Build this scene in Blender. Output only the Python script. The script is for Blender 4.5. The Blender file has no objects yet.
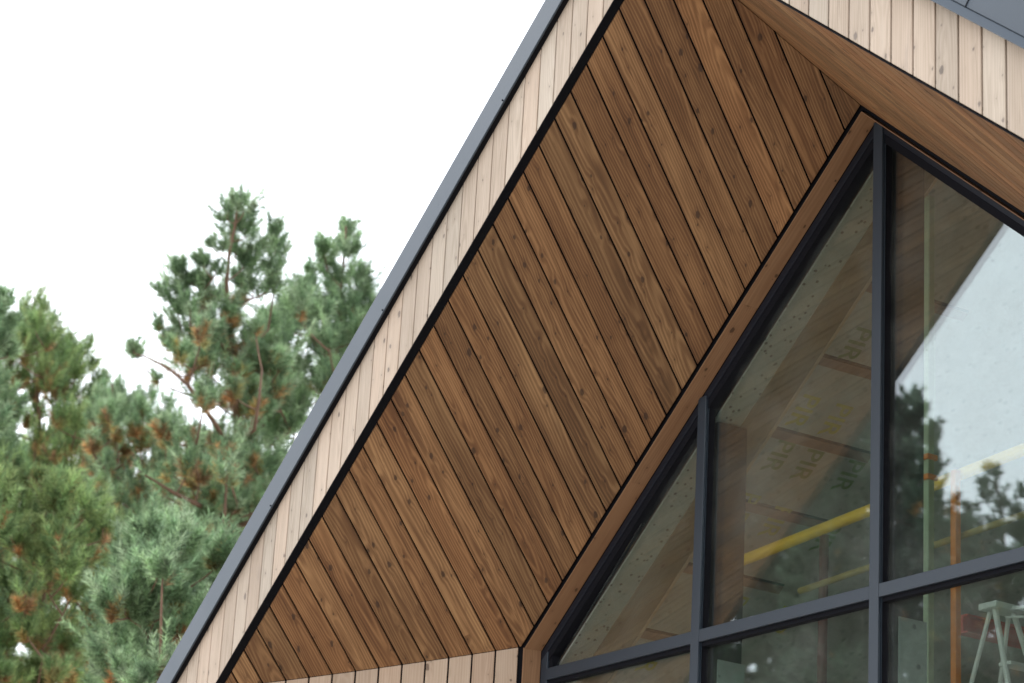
import bpy, math, random
import numpy as np
from mathutils import Vector

random.seed(7)
RNG = np.random.default_rng(11)
scn = bpy.context.scene
COL = scn.collection

# ------------------------------------------------------------------ units
S = 0.14                       # one cladding board is 0.14 m wide; the house is laid out in board widths
CAMX, CAMY, CAMZ = 67.79024, -48.75782, -31.51718
ZG = 1.6 - CAMZ * S            # lifts the board grid so that the camera is 1.6 m above the ground
def W(x, y, z): return (x * S, y * S, z * S + ZG)
GZ = -ZG / S                   # ground level in board units

# gable geometry (board units): slopes, apex heights, recess depth
H, M, MR = 13.597, 0.79688, 0.78433
D, HG, MG, MGR = 9.771, 9.557, 0.82728, 0.82112
Y0, YF = 0.40, 0.355           # front line of the soffit, front ends of its boards
def zfront(x, o=0.0): return H + o - (M * -x if x < 0 else MR * x)
def zglass(x, o=0.0): return HG + o - (MG * -x if x < 0 else MGR * x)
def zsoffit(x, y):
    a, b = zfront(x, -0.17), zglass(x)
    return a + (b - a) * (y - Y0) / (D - Y0)

# ------------------------------------------------------------------ materials
def new_mat(name):
    m = bpy.data.materials.new(name); m.use_nodes = True
    nt = m.node_tree; nt.nodes.clear()
    return m, nt, nt.nodes, nt.links
class G:
    """tiny node graph helper"""
    def __init__(self, nt): self.nt = nt
    def n(self, t, **kw):
        nd = self.nt.nodes.new(t)
        for k, v in kw.items():
            if k.startswith('i_'): nd.inputs[k[2:].replace('_', ' ')].default_value = v
            else: setattr(nd, k, v)
        return nd
    def link(self, a, b): self.nt.links.new(a, b)
    def m(self, op, a, b=None, c=None):
        nd = self.nt.nodes.new('ShaderNodeMath'); nd.operation = op
        for i, v in enumerate((a, b, c)):
            if v is None: continue
            if isinstance(v, (int, float)): nd.inputs[i].default_value = v
            else: self.link(v, nd.inputs[i])
        return nd.outputs[0]
    def mix(self, fac, a, b, blend='MIX'):
        nd = self.nt.nodes.new('ShaderNodeMix'); nd.data_type = 'RGBA'; nd.blend_type = blend
        for sock, v in ((nd.inputs[0], fac), (nd.inputs[6], a), (nd.inputs[7], b)):
            if isinstance(v, (int, float)): sock.default_value = v
            elif isinstance(v, tuple): sock.default_value = v if len(v) == 4 else (*v, 1)
            else: self.link(v, sock)
        return nd.outputs[2]
    def ramp(self, fac, pts):
        nd = self.nt.nodes.new('ShaderNodeValToRGB'); el = nd.color_ramp.elements
        while len(el) < len(pts): el.new(0.5)
        for e, (p, c) in zip(el, pts): e.position = p; e.color = c if len(c) == 4 else (*c, 1)
        self.link(fac, nd.inputs[0]); return nd.outputs[0]
    def smooth(self, v, lo, hi, a=0.0, b=1.0):
        nd = self.nt.nodes.new('ShaderNodeMapRange'); nd.interpolation_type = 'SMOOTHSTEP'
        self.link(v, nd.inputs[0])
        for i, x in ((1, lo), (2, hi), (3, a), (4, b)):
            if isinstance(x, (int, float)): nd.inputs[i].default_value = x
            else: self.link(x, nd.inputs[i])
        return nd.outputs[0]
    def xyz(self, x, y, z):
        nd = self.nt.nodes.new('ShaderNodeCombineXYZ')
        for i, v in enumerate((x, y, z)):
            if isinstance(v, (int, float)): nd.inputs[i].default_value = v
            else: self.link(v, nd.inputs[i])
        return nd.outputs[0]
    def noise(self, vec, scale, detail=2.0, rough=0.5):
        nd = self.nt.nodes.new('ShaderNodeTexNoise'); nd.inputs['Scale'].default_value = scale
        nd.inputs['Detail'].default_value = detail; nd.inputs['Roughness'].default_value = rough
        if vec is not None: self.link(vec, nd.inputs['Vector'])
        return nd.outputs['Fac']
    def principled(self, color, rough=0.5, metallic=0.0, normal=None, spec=0.5):
        nd = self.nt.nodes.new('ShaderNodeBsdfPrincipled')
        for sock, v in ((nd.inputs['Base Color'], color), (nd.inputs['Roughness'], rough), (nd.inputs['Metallic'], metallic)):
            if isinstance(v, (int, float)): sock.default_value = v
            elif isinstance(v, tuple): sock.default_value = (*v[:3], 1)
            else: self.link(v, sock)
        nd.inputs['Specular IOR Level'].default_value = spec
        if normal is not None: self.link(normal, nd.inputs['Normal'])
        out = self.nt.nodes.new('ShaderNodeOutputMaterial'); self.link(nd.outputs[0], out.inputs[0])
        return nd
    def bump(self, h, strength=0.3, dist=0.002):
        nd = self.nt.nodes.new('ShaderNodeBump'); nd.inputs['Strength'].default_value = strength
        nd.inputs['Distance'].default_value = dist; self.link(h, nd.inputs['Height']); return nd.outputs[0]

def wood(name, dark, mid, light, knot, tint=0.28, contrast=1.0, knots=0.6, rough=0.62, grey=0.0):
    """sawn softwood boards: rings, cathedral figure, knots and a shade of its own per board.
    attribute 'bco' holds (along, across, board random) in metres"""
    m, nt, N, L = new_mat(name); g = G(nt)
    at = g.n('ShaderNodeAttribute', attribute_name='bco')
    sep = g.n('ShaderNodeSeparateXYZ'); g.link(at.outputs['Vector'], sep.inputs[0])
    u, v, r = sep.outputs
    off = g.m('MULTIPLY', r, 173.0)
    r2 = g.m('FRACT', g.m('MULTIPLY', r, 57.31)); r3 = g.m('FRACT', g.m('MULTIPLY', r, 91.7)); r4 = g.m('FRACT', g.m('MULTIPLY', r, 33.9))
    uo = g.m('ADD', u, off)
    # knots
    vo = g.n('ShaderNodeTexVoronoi', voronoi_dimensions='2D', feature='F1'); vo.inputs['Scale'].default_value = 1.0
    g.link(g.xyz(g.m('MULTIPLY', uo, 6.6), g.m('ADD', g.m('MULTIPLY', v, 9.6), g.m('MULTIPLY', off, 3.7)), 0.0), vo.inputs['Vector'])
    cs = g.n('ShaderNodeSeparateColor'); g.link(vo.outputs['Color'], cs.inputs[0])
    on = g.m('GREATER_THAN', cs.outputs[1], 1.0 - knots)
    size = g.m('MULTIPLY', on, g.m('MULTIPLY_ADD', g.m('POWER', cs.outputs[0], 3.5), 0.110, 0.030))
    kd = g.m('SUBTRACT', vo.outputs['Distance'], size)
    wob = g.m('MULTIPLY', g.m('SUBTRACT', g.noise(g.xyz(g.m('MULTIPLY', uo, 40.0), g.m('MULTIPLY', v, 60.0), r), 1.0), 0.5), 0.14)
    kmask = g.m('MULTIPLY', on, g.smooth(g.m('ADD', kd, wob), -0.035, 0.03, 1.0, 0.0))
    halo = g.m('MULTIPLY', on, g.smooth(kd, 0.0, 0.3, 1.0, 0.0))
    # growth rings cut lengthwise
    wander = g.noise(g.xyz(g.m('MULTIPLY', uo, 0.45), r, 0.0), 1.0, 1.0)
    wander2 = g.noise(g.xyz(g.m('MULTIPLY', uo, 0.55), 7.0, r), 1.0, 2.0)
    cx = g.m('ADD', v, g.m('ADD', g.m('MULTIPLY', g.m('SUBTRACT', r2, 0.5), 0.20), g.m('MULTIPLY', g.m('SUBTRACT', wander, 0.5), 0.06)))
    cz = g.m('ADD', g.m('MULTIPLY', r3, 0.06), g.m('MULTIPLY', g.m('SUBTRACT', wander2, 0.42), 0.20))
    rad = g.m('SQRT', g.m('ADD', g.m('MULTIPLY', cx, cx), g.m('MULTIPLY', cz, cz)))
    fine = g.noise(g.xyz(g.m('MULTIPLY', uo, 1.6), g.m('MULTIPLY', v, 75.0), r), 1.0, 4.0, 0.65)
    rad = g.m('ADD', rad, g.m('ADD', g.m('MULTIPLY', halo, 0.005), g.m('MULTIPLY', g.m('SUBTRACT', fine, 0.5), 0.010)))
    ring = g.m('MULTIPLY_ADD', g.m('SINE', g.m('MULTIPLY', rad, 6.2832 / 0.0125)), 0.5, 0.5)
    ring = g.m('POWER', ring, 1.6)
    streak = g.noise(g.xyz(g.m('MULTIPLY', uo, 1.4), g.m('MULTIPLY', v, 34.0), g.m('MULTIPLY', r, 9.0)), 1.0, 3.0, 0.6)
    blot = g.noise(g.xyz(g.m('MULTIPLY', uo, 1.1), g.m('MULTIPLY', v, 5.0), g.m('MULTIPLY', r, 5.0)), 1.0, 3.0, 0.55)
    t = g.m('ADD', g.m('MULTIPLY', ring, 0.20), g.m('ADD', g.m('MULTIPLY', streak, 0.60), g.m('MULTIPLY', blot, 0.58)))
    t = g.m('MULTIPLY_ADD', g.m('SUBTRACT', t, 0.645), contrast * 1.15, 0.5)
    c = g.ramp(t, [(0.12, dark), (0.48, mid), (0.9, light)])
    shade = g.m('MULTIPLY_ADD', g.m('SUBTRACT', r4, 0.5), tint * 2.0, 1.0)
    c = g.mix(1.0, c, g.xyz(shade, g.m('MULTIPLY', shade, g.m('MULTIPLY_ADD', g.m('SUBTRACT', r3, 0.5), tint * 0.65, 1.0)), g.m('MULTIPLY', shade, g.m('MULTIPLY_ADD', g.m('SUBTRACT', r3, 0.5), tint * 1.0, 1.0))), 'MULTIPLY')
    # weather stains that follow the boards
    st = g.smooth(g.noise(g.xyz(g.m('MULTIPLY', uo, 2.0), g.m('MULTIPLY', v, 9.0), g.m('MULTIPLY', r, 21.0)), 1.0, 4.0, 0.6), 0.60, 0.78)
    c = g.mix(g.m('MULTIPLY', st, 0.35 + grey), c, g.mix(1.0, c, (0.55, 0.58, 0.64), 'MULTIPLY'))
    fl = g.smooth(g.noise(g.xyz(g.m('MULTIPLY', uo, 9.0), g.m('MULTIPLY', v, 130.0), g.m('MULTIPLY', r, 31.0)), 1.0, 3.0, 0.6), 0.62, 0.72)
    c = g.mix(g.m('MULTIPLY', fl, 0.40 * contrast), c, dark)
    lt = g.smooth(g.noise(g.xyz(g.m('MULTIPLY', uo, 2.6), g.m('MULTIPLY', v, 95.0), g.m('MULTIPLY', r, 47.0)), 1.0, 3.0, 0.6), 0.64, 0.74)
    c = g.mix(g.m('MULTIPLY', lt, 0.45 * contrast), c, light)
    # light chevron flame along the middle of some boards
    vc = g.m('ADD', v, g.m('ADD', g.m('MULTIPLY', g.m('SUBTRACT', r3, 0.5), 0.06), g.m('MULTIPLY', g.m('SUBTRACT', wander, 0.5), 0.07)))
    band = g.smooth(g.m('ABSOLUTE', vc), 0.004, 0.026, 1.0, 0.0)
    chev = g.noise(g.xyz(g.m('ADD', g.m('MULTIPLY', uo, 11.0), g.m('MULTIPLY', g.m('ABSOLUTE', vc), 160.0)), g.m('MULTIPLY', v, 22.0), g.m('MULTIPLY', r, 13.0)), 1.0, 3.0, 0.6)
    flame = g.m('MULTIPLY', g.m('MULTIPLY', band, g.smooth(chev, 0.50, 0.66)), g.m('GREATER_THAN', r2, 0.45))
    c = g.mix(g.m('MULTIPLY', flame, 0.55 * contrast), c, light)
    fdark = g.m('MULTIPLY', g.m('MULTIPLY', band, g.smooth(chev, 0.36, 0.46, 1.0, 0.0)), g.m('GREATER_THAN', r2, 0.45))
    c = g.mix(g.m('MULTIPLY', fdark, 0.45 * contrast), c, dark)
    c = g.mix(g.m('MULTIPLY', halo, 0.22), c, dark)
    c = g.mix(g.m('MULTIPLY', kmask, 0.72), c, g.mix(cs.outputs[2], knot, tuple(k * 0.55 for k in knot)))
    bmp = g.bump(g.m('ADD', t, g.m('MULTIPLY', fine, 0.6)), 0.35, 0.0015)
    g.principled(c, rough, 0.0, bmp, 0.3)
    return m

def plain(name, col, rough=0.5, metallic=0.0, var=0.12, scale=6.0, bump=0.0, spec=0.5, stretch=(1, 1, 1)):
    m, nt, N, L = new_mat(name); g = G(nt)
    tc = g.n('ShaderNodeTexCoord'); mp = g.n('ShaderNodeMapping'); mp.inputs['Scale'].default_value = stretch
    g.link(tc.outputs['Object'], mp.inputs[0])
    f = g.noise(mp.outputs[0], scale, 5.0, 0.6)
    k = g.m('MULTIPLY_ADD', g.m('SUBTRACT', f, 0.5), var * 2, 1.0)
    c = g.mix(1.0, col, g.xyz(k, k, k), 'MULTIPLY')
    nrm = g.bump(f, bump, 0.01) if bump else None
    rr = g.m('MULTIPLY_ADD', g.m('SUBTRACT', f, 0.5), 0.2, rough)
    g.principled(c, rr, metallic, nrm, spec)
    return m

def speckled(name, col, dot, scale, cover, var=0.2):
    m, nt, N, L = new_mat(name); g = G(nt)
    tc = g.n('ShaderNodeTexCoord')
    vo = g.n('ShaderNodeTexVoronoi'); vo.inputs['Scale'].default_value = scale
    g.link(tc.outputs['Object'], vo.inputs['Vector'])
    cs = g.n('ShaderNodeSeparateColor'); g.link(vo.outputs['Color'], cs.inputs[0])
    d = g.m('MULTIPLY', g.smooth(vo.outputs['Distance'], 0.18, 0.30, 1.0, 0.0), g.m('GREATER_THAN', cs.outputs[0], 1 - cover))
    f = g.noise(tc.outputs['Object'], 9.0, 5.0, 0.6)
    k = g.m('MULTIPLY_ADD', g.m('SUBTRACT', f, 0.5), var * 2, 1.0)
    c = g.mix(g.m('MULTIPLY', d, 0.8), g.mix(1.0, col, g.xyz(k, k, k), 'MULTIPLY'), dot)
    g.principled(c, 0.75)
    return m

def glass_mat(name):
    """clear window glass: reflectance by angle, the rest passes; a thin film of site dust"""
    m, nt, N, L = new_mat(name); g = G(nt)
    geo = g.n('ShaderNodeNewGeometry')
    dot = g.n('ShaderNodeVectorMath', operation='DOT_PRODUCT')
    g.link(geo.outputs['Normal'], dot.inputs[0]); g.link(geo.outputs['Incoming'], dot.inputs[1])
    c = g.m('ABSOLUTE', dot.outputs['Value'])
    fr = g.m('MULTIPLY_ADD', g.m('POWER', g.m('SUBTRACT', 1.0, c), 5.0), 0.905, 0.095)
    tr = g.n('ShaderNodeBsdfTransparent'); tr.inputs[0].default_value = (0.955, 0.985, 0.965, 1)
    gl = g.n('ShaderNodeBsdfGlossy'); gl.inputs['Roughness'].default_value = 0.0; gl.inputs['Color'].default_value = (0.95, 0.98, 1.0, 1)
    mx = g.n('ShaderNodeMixShader'); g.link(fr, mx.inputs[0]); g.link(tr.outputs[0], mx.inputs[1]); g.link(gl.outputs[0], mx.inputs[2])
    tc = g.n('ShaderNodeTexCoord')
    sp = g.smooth(g.noise(tc.outputs['Object'], 75.0, 2.0, 0.7), 0.63, 0.72)
    film = g.smooth(g.noise(tc.outputs['Object'], 2.2, 5.0, 0.65), 0.35, 0.75)
    dust = g.m('ADD', g.m('MULTIPLY', sp, g.m('MULTIPLY', film, 0.20)), g.m('MULTIPLY_ADD', film, 0.028, 0.004))
    df = g.n('ShaderNodeBsdfDiffuse'); df.inputs[0].default_value = (0.5, 0.5, 0.47, 1)
    mx2 = g.n('ShaderNodeMixShader'); g.link(dust, mx2.inputs[0]); g.link(mx.outputs[0], mx2.inputs[1]); g.link(df.outputs[0], mx2.inputs[2])
    out = g.n('ShaderNodeOutputMaterial'); g.link(mx2.outputs[0], out.inputs[0])
    return m

def needle_mat(name, rough=0.5, trans=0.58):
    m, nt, N, L = new_mat(name); g = G(nt)
    at = g.n('ShaderNodeAttribute', attribute_name='tone')
    df = g.n('ShaderNodeBsdfPrincipled'); g.link(at.outputs['Color'], df.inputs['Base Color'])
    df.inputs['Roughness'].default_value = rough; df.inputs['Specular IOR Level'].default_value = 0.45
    tl = g.n('ShaderNodeBsdfTranslucent'); g.link(at.outputs['Color'], tl.inputs[0])
    mx = g.n('ShaderNodeMixShader'); mx.inputs[0].default_value = trans
    g.link(df.outputs[0], mx.inputs[1]); g.link(tl.outputs[0], mx.inputs[2])
    out = g.n('ShaderNodeOutputMaterial'); g.link(mx.outputs[0], out.inputs[0])
    return m

MAT = dict(
    soffit=wood('brown_stained_wood', (0.092, 0.039, 0.017), (0.208, 0.101, 0.043), (0.39, 0.210, 0.094), (0.050, 0.029, 0.021), 0.22, 1.2, 0.75),
    reveal=wood('orange_brown_wood', (0.18, 0.088, 0.044), (0.275, 0.146, 0.074), (0.37, 0.21, 0.115), (0.05, 0.024, 0.012), 0.05, 0.7, 0.5),
    pale=wood('pale_brushed_wood', (0.34, 0.262, 0.195), (0.475, 0.378, 0.290), (0.57, 0.465, 0.37), (0.18, 0.145, 0.125), 0.12, 1.0, 0.55, 0.7, 0.1),
    tan=wood('tan_wood', (0.36, 0.245, 0.165), (0.48, 0.345, 0.245), (0.57, 0.43, 0.32), (0.12, 0.075, 0.05), 0.10, 0.8, 0.45, 0.7),
    rafter=wood('rafter_wood', (0.14, 0.108, 0.066), (0.20, 0.155, 0.098), (0.25, 0.20, 0.135), (0.09, 0.05, 0.03), 0.1, 0.8, 0.4),
    metal=plain('grey_coated_metal', (0.034, 0.049, 0.067), 0.40, 0.0, 0.16, 2.0, spec=0.5),
    frame=plain('anthracite_powder_coat', (0.022, 0.032, 0.045), 0.45, 0.0, 0.14, 22.0, stretch=(6, 6, 0.6)),
    shadeframe=plain('shaded_frame_coat', (0.009, 0.011, 0.018), 0.55, 0.0, 0.2, 8.0, spec=0.25),  # sloping frame: the soffit's shade is put into this near-black colour
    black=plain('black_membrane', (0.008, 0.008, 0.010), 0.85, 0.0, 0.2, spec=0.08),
    gasket=plain('black_gasket', (0.008, 0.008, 0.011), 0.8, spec=0.10),
    render=plain('grey_sheathing', (0.30, 0.29, 0.27), 0.85, 0.0, 0.2),
    insul=speckled('insulation_facing', (0.40, 0.375, 0.34), (0.28, 0.265, 0.24), 16.0, 0.5, 0.30),
    dotted=speckled('dotted_grey_board', (0.37, 0.385, 0.355), (0.05, 0.05, 0.05), 26.0, 0.6, 0.25),
    casing=speckled('pale_dotted_board', (0.36, 0.40, 0.38), (0.10, 0.11, 0.11), 14.0, 0.4, 0.2),
    batten=plain('reddish_batten', (0.26, 0.15, 0.115), 0.8, 0.0, 0.3),
    post=plain('dark_post', (0.018, 0.015, 0.015), 0.7, 0.0, 0.4, 12.0),
    yprint=plain('yellow_print', (0.40, 0.35, 0.05), 0.8, 0.0, 0.3, 30.0),
    gprint=plain('green_print', (0.16, 0.21, 0.08), 0.8, 0.0, 0.3, 30.0),
    floor=plain('screed', (0.28, 0.27, 0.25), 0.8, 0.0, 0.2),
    yellow=plain('yellow_tube', (0.88, 0.52, 0.04), 0.45, 0.0, 0.10),
    dullyellow=plain('veiled_yellow_tube', (0.34, 0.24, 0.08), 0.6, 0.0, 0.3, 20.0),  # lower rail: dimming by the glass reflection is put into the colour
    greentube=plain('pale_green_timber', (0.42, 0.47, 0.32), 0.7, 0.0, 0.12),
    orange=plain('orange_paint', (0.85, 0.24, 0.03), 0.5, 0.0, 0.12),
    beamred=plain('red_primer', (0.60, 0.07, 0.05), 0.6, 0.0, 0.2),
    red=plain('red_oxide', (0.17, 0.05, 0.045), 0.6, 0.0, 0.2),
    alu=plain('worn_aluminium', (0.74, 0.73, 0.71), 0.5, 0.0, 0.15),
    glass=glass_mat('window_glass'),
    needle=needle_mat('pine_needles'),
    bark=plain('pine_bark', (0.20, 0.115, 0.075), 0.9, 0.0, 0.5, 8.0, 0.6),
    barkgrey=plain('grey_bark', (0.115, 0.095, 0.08), 0.9, 0.0, 0.4, 8.0, 0.6),
    gravel=plain('pale_gravel', (0.40, 0.36, 0.31), 0.95, 0.0, 0.25, 1.5, 0.2),
)

# ------------------------------------------------------------------ mesh collection
class MB:
    def __init__(self): self.v = []; self.f = []; self.b = []
    def face_poly(self, pts, ext, bco=None):
        """closed prism: polygon pts (board units) and its copy moved by ext"""
        n0 = len(self.v); n = len(pts)
        q = [tuple(np.add(p, ext)) for p in pts]
        self.v += [W(*p) for p in pts] + [W(*p) for p in q]
        bc = bco if bco is not None else [(0, 0, 0.5)] * n
        self.b += list(bc) + list(bc)
        a = np.array(pts[0]); nrm = np.zeros(3)
        for i in range(n):
            p, r = np.array(pts[i]), np.array(pts[(i + 1) % n]); nrm += np.cross(p - a, r - a)
        flip = nrm @ np.array(ext) > 0
        A = list(range(n0, n0 + n)); B = list(range(n0 + n, n0 + 2 * n))
        fs = [A, B[::-1]] + [[A[i], B[i], B[(i + 1) % n], A[(i + 1) % n]] for i in range(n)]
        self.f += [f[::-1] for f in fs] if flip else fs
    def box(self, x0, x1, y0, y1, z0, z1, rnd=0.5, along='z'):
        pts = [(x0, y0, z0), (x1, y0, z0), (x1, y0, z1), (x0, y0, z1)]
        if along == 'z': bc = [(z0 * S, -.5 * (x1 - x0) * S, rnd), (z0 * S, .5 * (x1 - x0) * S, rnd), (z1 * S, .5 * (x1 - x0) * S, rnd), (z1 * S, -.5 * (x1 - x0) * S, rnd)]
        else: bc = [(x0 * S, z0 * S, rnd), (x1 * S, z0 * S, rnd), (x1 * S, z1 * S, rnd), (x0 * S, z1 * S, rnd)]
        self.face_poly(pts, (0, y1 - y0, 0), bc)
    def tube(self, a, b, r, n=12):
        """round bar between two points, board units"""
        a, b = np.array(a, float), np.array(b, float); d = b - a; d /= np.linalg.norm(d)
        e = np.cross(d, [0, 0, 1] if abs(d[2]) < .9 else [1, 0, 0]); e /= np.linalg.norm(e); g = np.cross(d, e)
        pts = [tuple(a + r * (math.cos(t) * e + math.sin(t) * g)) for t in np.linspace(0, 2 * math.pi, n, endpoint=False)]
        self.face_poly(pts, tuple(b - a))
    def build(self, name, mat, parent=None, bevel=0.0):
        me = bpy.data.meshes.new(name)
        me.from_pydata(self.v, [], self.f); me.update()
        a = me.attributes.new('bco', 'FLOAT_VECTOR', 'POINT')
        a.data.foreach_set('vector', np.array(self.b, np.float32).ravel())
        o = bpy.data.objects.new(name, me); me.materials.append(mat); COL.objects.link(o)
        if parent is not None: o.parent = parent
        if bevel:
            bv = o.modifiers.new('edge', 'BEVEL'); bv.width = bevel; bv.segments = 1; bv.limit_method = 'ANGLE'; bv.harden_normals = False
        return o

def thing(name, label, cat, loc=(0, 0, 0), group=None):
    o = bpy.data.objects.new(name, None); o.empty_display_size = 0.3; COL.objects.link(o)
    o.location = loc; o['label'] = label; o['category'] = cat
    if group: o['group'] = group
    return o

def clip(poly, a, b, c):
    """keep a*x + b*y <= c of a plan polygon"""
    out = []
    for i in range(len(poly)):
        p, q = poly[i], poly[(i + 1) % len(poly)]
        dp, dq = a * p[0] + b * p[1] - c, a * q[0] + b * q[1] - c
        if dp <= 0: out.append(p)
        if dp * dq < 0:
            t = dp / (dp - dq); out.append((p[0] + t * (q[0] - p[0]), p[1] + t * (q[1] - p[1])))
    return out

# ------------------------------------------------------------------ the house
house = thing('timber_house', 'gabled house clad in wood boards with a deep brown boarded soffit over glazing', 'house')
GAP = 0.064

# splayed side wall of the recess, in plan: x = WX + WK * (y - WY), mirrored on the other side
WX, WY, WK = -21.09, 9.71, 0.882
XE = -36.0                                      # eave line

def soffit_boards(sg):
    mb = MB()
    for i in range(-9, 34):
        rnd = random.random()
        def line(k, y):                          # joint k at depth y (left side)
            xf, xg = -2.54 - .967 * k, -6.67 - .9633 * k
            return xf + (xg - xf) * (y - Y0) / (D - Y0)
        h = GAP / 2
        poly = [(line(i, YF) - h, YF), (line(i, D) - h, D), (line(i + 1, D) + h, D), (line(i + 1, YF) + h, YF)]
        poly = clip(poly, 1, 0, -0.012)
        if len(poly) < 3: continue
        poly = clip(poly, -1, WK, -(WX - WK * WY) + 0.0)
        if len(poly) < 3: continue
        mid = lambda y: (line(i, y) + line(i + 1, y)) / 2
        pts, bc = [], []
        for x, y in poly:
            X = x * sg; pts.append((X, y, zsoffit(X, y)))
            bc.append((y * 1.26 * S, (x - mid(y)) * 1.0 * S, rnd))
        mb.face_poly(pts, (-0.09 * sg, 0.03, 0.105), bc)
    return mb
def make_soffit(mirror):
    mb = soffit_boards(-1 if mirror else 1)
    o = mb.build('soffit', MAT['soffit'], house, 0.0022)
    bk = MB()                                    # black membrane above the joints
    sgn = -1 if mirror else 1
    N = 12
    xs = np.linspace(-30.5, 0, N)
    for k in range(N - 1):
        x0, x1 = xs[k] * sgn, xs[k + 1] * sgn
        bk.face_poly([(x0, .06, zsoffit(x0, .06) + .16), (x1, .06, zsoffit(x1, .06) + .16), (x1, D + .05, zsoffit(x1, D) + .16), (x0, D + .05, zsoffit(x0, D) + .16)], (0, 0, .12))
    bk.build('soffit_membrane', MAT['black'], o)
    return o
sof_a = make_soffit(False); sof_b = make_soffit(True)
sof_a['label'] = 'left slope of the boarded soffit'; sof_b['label'] = 'right slope of the boarded soffit, seen edge on'

# gable cladding: upright pale boards in the front plane y = 0
def gable(side):
    mb = MB(); sh = MB()
    if side < 0: m, d2, off, xs = M, 3.423, -5.078, range(-31, 6)
    else: m, d2, off, xs = MR, 2.926, 8.684, range(-9, 28)
    for k in xs:
        x0, x1 = off + k * 1.0022 + .034, off + (k + 1) * 1.0022 - .034
        if side < 0: x1 = min(x1, -.01); 
        else: x0 = max(x0, .01)
        if x1 - x0 < .05: continue
        rnd = random.random()
        top = d2 + .12
        c = (x0 + x1) / 2
        pts = [(x0, 0, zfront(x0)), (x1, 0, zfront(x1)), (x1, 0, zfront(x1, top)), (x0, 0, zfront(x0, top))]
        mb.face_poly(pts, (0, .10, 0), [(p[2] * S, (p[0] - c) * S, rnd) for p in pts])
    o = mb.build('gable_cladding', MAT['pale'], house, 0.0025)
    a, b = (XE, 0) if side < 0 else (0, -XE)
    sh.face_poly([(a, .105, zfront(a, .03)), (b, .105, zfront(b, .03)), (b, .105, zfront(b, d2 + .1)), (a, .105, zfront(a, d2 + .1))], (0, .22, 0))
    sh.build('sheathing', MAT['post'], o)
    # black edge strip below the boards
    ed = MB()
    ed.face_poly([(a, -.02, zfront(a, -.10)), (b, -.02, zfront(b, -.10)), (b, -.02, zfront(b, -.045)), (a, -.02, zfront(a, -.045))], (0, .36, 0))
    ed.build('black_edge_strip', MAT['black'], o)
    return o
ga = gable(-1); gb = gable(1)

# metal roof: verge flashing and roof body
def roof(side):
    m, d2, d1 = (M, 3.423, 4.78) if side < 0 else (MR, 2.926, 5.15)
    a, b = (XE - .6, 0) if side < 0 else (0, -XE + .6)
    body = MB()
    body.face_poly([(a, -.2, zfront(a, d2 + .16)), (b, -.2, zfront(b, d2 + .16)), (b, -.2, zfront(b, d1 - .06)), (a, -.2, zfront(a, d1 - .06))], (0, 92, 0))
    r = body.build('roof', MAT['metal'], house)
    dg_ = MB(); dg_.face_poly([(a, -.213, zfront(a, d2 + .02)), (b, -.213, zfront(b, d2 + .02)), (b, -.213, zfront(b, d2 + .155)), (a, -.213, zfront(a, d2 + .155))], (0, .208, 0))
    dg_.build('verge_shade_strip', MAT['black'], r)  # black strip put in as the shade under the flashing overhang
    fl = MB()
    lip = 0 if side < 0 else .34
    fl.face_poly([(a, -.3, zfront(a, d2 + lip)), (b, -.3, zfront(b, d2 + lip)), (b, -.3, zfront(b, d1)), (a, -.3, zfront(a, d1))], (0, .085, 0))
    if side > 0:                                 # drip edge that leans out, and a seam
        fl.face_poly([(a, -.52, zfront(a, d2)), (b, -.52, zfront(b, d2)), (b, -.3, zfront(b, d2 + lip - .004)), (a, -.3, zfront(a, d2 + lip - .004))], (0, .04, -.03))
    f = fl.build('verge_flashing', MAT['metal'], r, 0.003)
    if side > 0:
        se = MB(); x = 16.3
        dx, dz = .616 * 1.9, .787 * 1.9
        for (p, q, yy, t) in (((x, zfront(x, d2 + .30)), (x + dx, zfront(x, d2 + .30) + dz), -.318, .035),):
            se.face_poly([(p[0], yy, p[1]), (p[0] + t, yy, p[1] - t * .78), (q[0] + t, yy, q[1] - t * .78), (q[0], yy, q[1])], (0, .02, 0))
        se.build('seam', MAT['gasket'], f)
    else:
        for x in (-25.2, -17.1, -9.1, -1.2):
            rv = MB(); rv.tube((x, -.33, zfront(x, d2 + .12)), (x, -.29, zfront(x, d2 + .12)), .034); rv.build('rivet', MAT['gasket'], f)
    return r
roof(-1); roof(1)

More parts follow.
